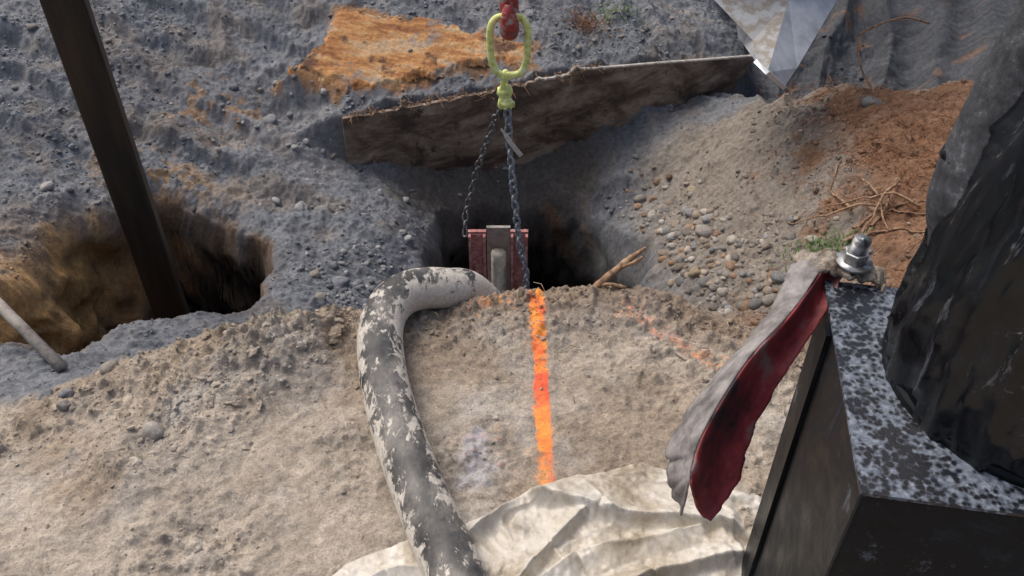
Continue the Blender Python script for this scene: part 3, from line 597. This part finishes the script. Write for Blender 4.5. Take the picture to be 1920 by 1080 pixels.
def wander(p0,n_,step,r,acc,up_=.0,dirn=None,wv_=.45):
    p=np.array(p0,float); d=rng.normal(size=3) if dirn is None else np.array(dirn,float); d/=np.linalg.norm(d); P=[p.copy()]
    for _ in range(n_):
        d=d+wv_*rng.normal(size=3)*[1,1,.5]; d[2]+=up_; d/=np.linalg.norm(d); p=p+d*step; g=float(terrain(p[0],p[1])); p[2]=min(max(p[2],g+r),g+.07); P.append(p.copy())
    acc.add(tube(P,np.linspace(r,r*.4,len(P)),4,cap=False))
for _ in range(650):
    x=1.75+.2*rng.normal(); y=3.2+.45*rng.normal(); wander((x,y,float(terrain(x,y))+.01),8,.017,.0018,A_,.02)
for _ in range(90):
    x=.45+.06*rng.normal(); y=4.83+.05*rng.normal(); wander((x,y,float(terrain(x,y))+.02),6,.014,.0022,A_,.02)
for _ in range(90):
    x=1.9+.3*rng.normal(); y=4.9+.2*rng.normal(); wander((x,y,float(terrain(x,y))+.01),6,.016,.0014,A_,.02)
mk('fine_roots',A_.v,A_.f,simple('fine_root',[(.10,.04,.02),(.26,.12,.06),(.34,.19,.11)],30,.9))
for (x,y,dx_,dy_) in [(1.36,2.80,1,.3),(1.40,2.84,.9,.6),(1.55,2.9,-1,.5),(1.45,2.80,.6,1),(1.6,3.0,-.6,-.8),(1.42,2.95,.3,1),(1.65,2.85,-1,.1),(1.5,3.1,.5,-.8),(1.38,2.78,.8,-.2)]:
    wander((x,y,float(terrain(x,y))+.03),13,.03,.0075,B_,.02,(dx_,dy_,.1),.2)
P=catmull([(2.05,4.05,-.05),(1.9,4.0,.0),(1.75,3.95,-.02),(1.66,3.9,-.06),(1.68,3.82,-.18),(1.74,3.75,-.27),(1.73,3.72,-.36)],5); B_.add(tube(P,.0055,6,lump=.3))
mk('tree_roots',B_.v,B_.f,wd)
A_=Acc()
for _ in range(60):
    x=rng.uniform(-1.1,.9); yc=float(mound_mask(np.array(x),np.array(1.8))[0]); y=yc-abs(rng.normal(0,.18)); a=rng.random()*6.28; L_=.02+.05*rng.random(); z=float(terrain(x,y))
    A_.add(tube([(x,y,z+.004),(x+L_*.5*math.cos(a),y+L_*.5*math.sin(a),z+.012+.012*rng.random()),(x+L_*math.cos(a+.3),y+L_*math.sin(a+.3),z+.006+.03*rng.random())],.0011,4))
mk('straw_bits',A_.v,A_.f,simple('straw',[(.25,.18,.10),(.5,.42,.3)],40,.9))
A_=Acc()
for _ in range(220):
    x=1.28+.07*rng.normal(); y=2.80+.05*rng.normal(); 
    if rng.random()<.35: x=.62+.08*rng.normal(); y=4.95+.04*rng.normal()
    z=float(terrain(x,y)); a=rng.random()*6.28; h=.02+.04*rng.random(); d=np.array([math.cos(a),math.sin(a),0]); s=np.array([-d[1],d[0],0])*.0025
    p0=np.array([x,y,z]); p1=p0+d*h*.4+[0,0,h*.6]; p2=p0+d*h+[0,0,h*.5]
    A_.add(([p0-s,p0+s,p1+s,p1-s,p2],[(0,1,2,3),(3,2,4)]))
mk('grass_tufts',A_.v,A_.f,simple('grass',[(.06,.11,.025),(.13,.22,.06)],30,.7))
# ------------------------------------------------------------ light & camera
w=bpy.data.worlds.new('World'); scn.world=w; w.use_nodes=True; nt=w.node_tree; sk=nt.nodes.new('ShaderNodeTexSky'); sk.sky_type='NISHITA'; sk.sun_disc=False
sk.sun_elevation=math.radians(58); sk.sun_rotation=math.radians(-50); sk.air_density=1; sk.dust_density=7.; sk.ozone_density=.6
bg=nt.nodes['Background']; bg.inputs[1].default_value=.15; nt.links.new(sk.outputs[0],bg.inputs[0])
sd=bpy.data.lights.new('sun','SUN'); sd.energy=1.45; sd.angle=math.radians(32); sd.color=(1,.98,.95); so=bpy.data.objects.new('sun',sd); scn.collection.objects.link(so)
az=math.radians(-50); el=math.radians(58); dsun=Vector((math.sin(az)*math.cos(el),math.cos(az)*math.cos(el),math.sin(el))); so.rotation_euler=dsun.to_track_quat('Z','Y').to_euler(); so.location=(0,0,6)
cd=bpy.data.cameras.new('camera'); cd.lens=30; cd.sensor_width=36; cd.clip_start=.02; cd.clip_end=500; co=bpy.data.objects.new('camera',cd); scn.collection.objects.link(co)
co.location=(0,0,1.65); co.rotation_euler=(math.radians(50),0,0); scn.camera=co
scn.view_settings.view_transform='Standard'; scn.view_settings.look='None'; scn.view_settings.exposure=0
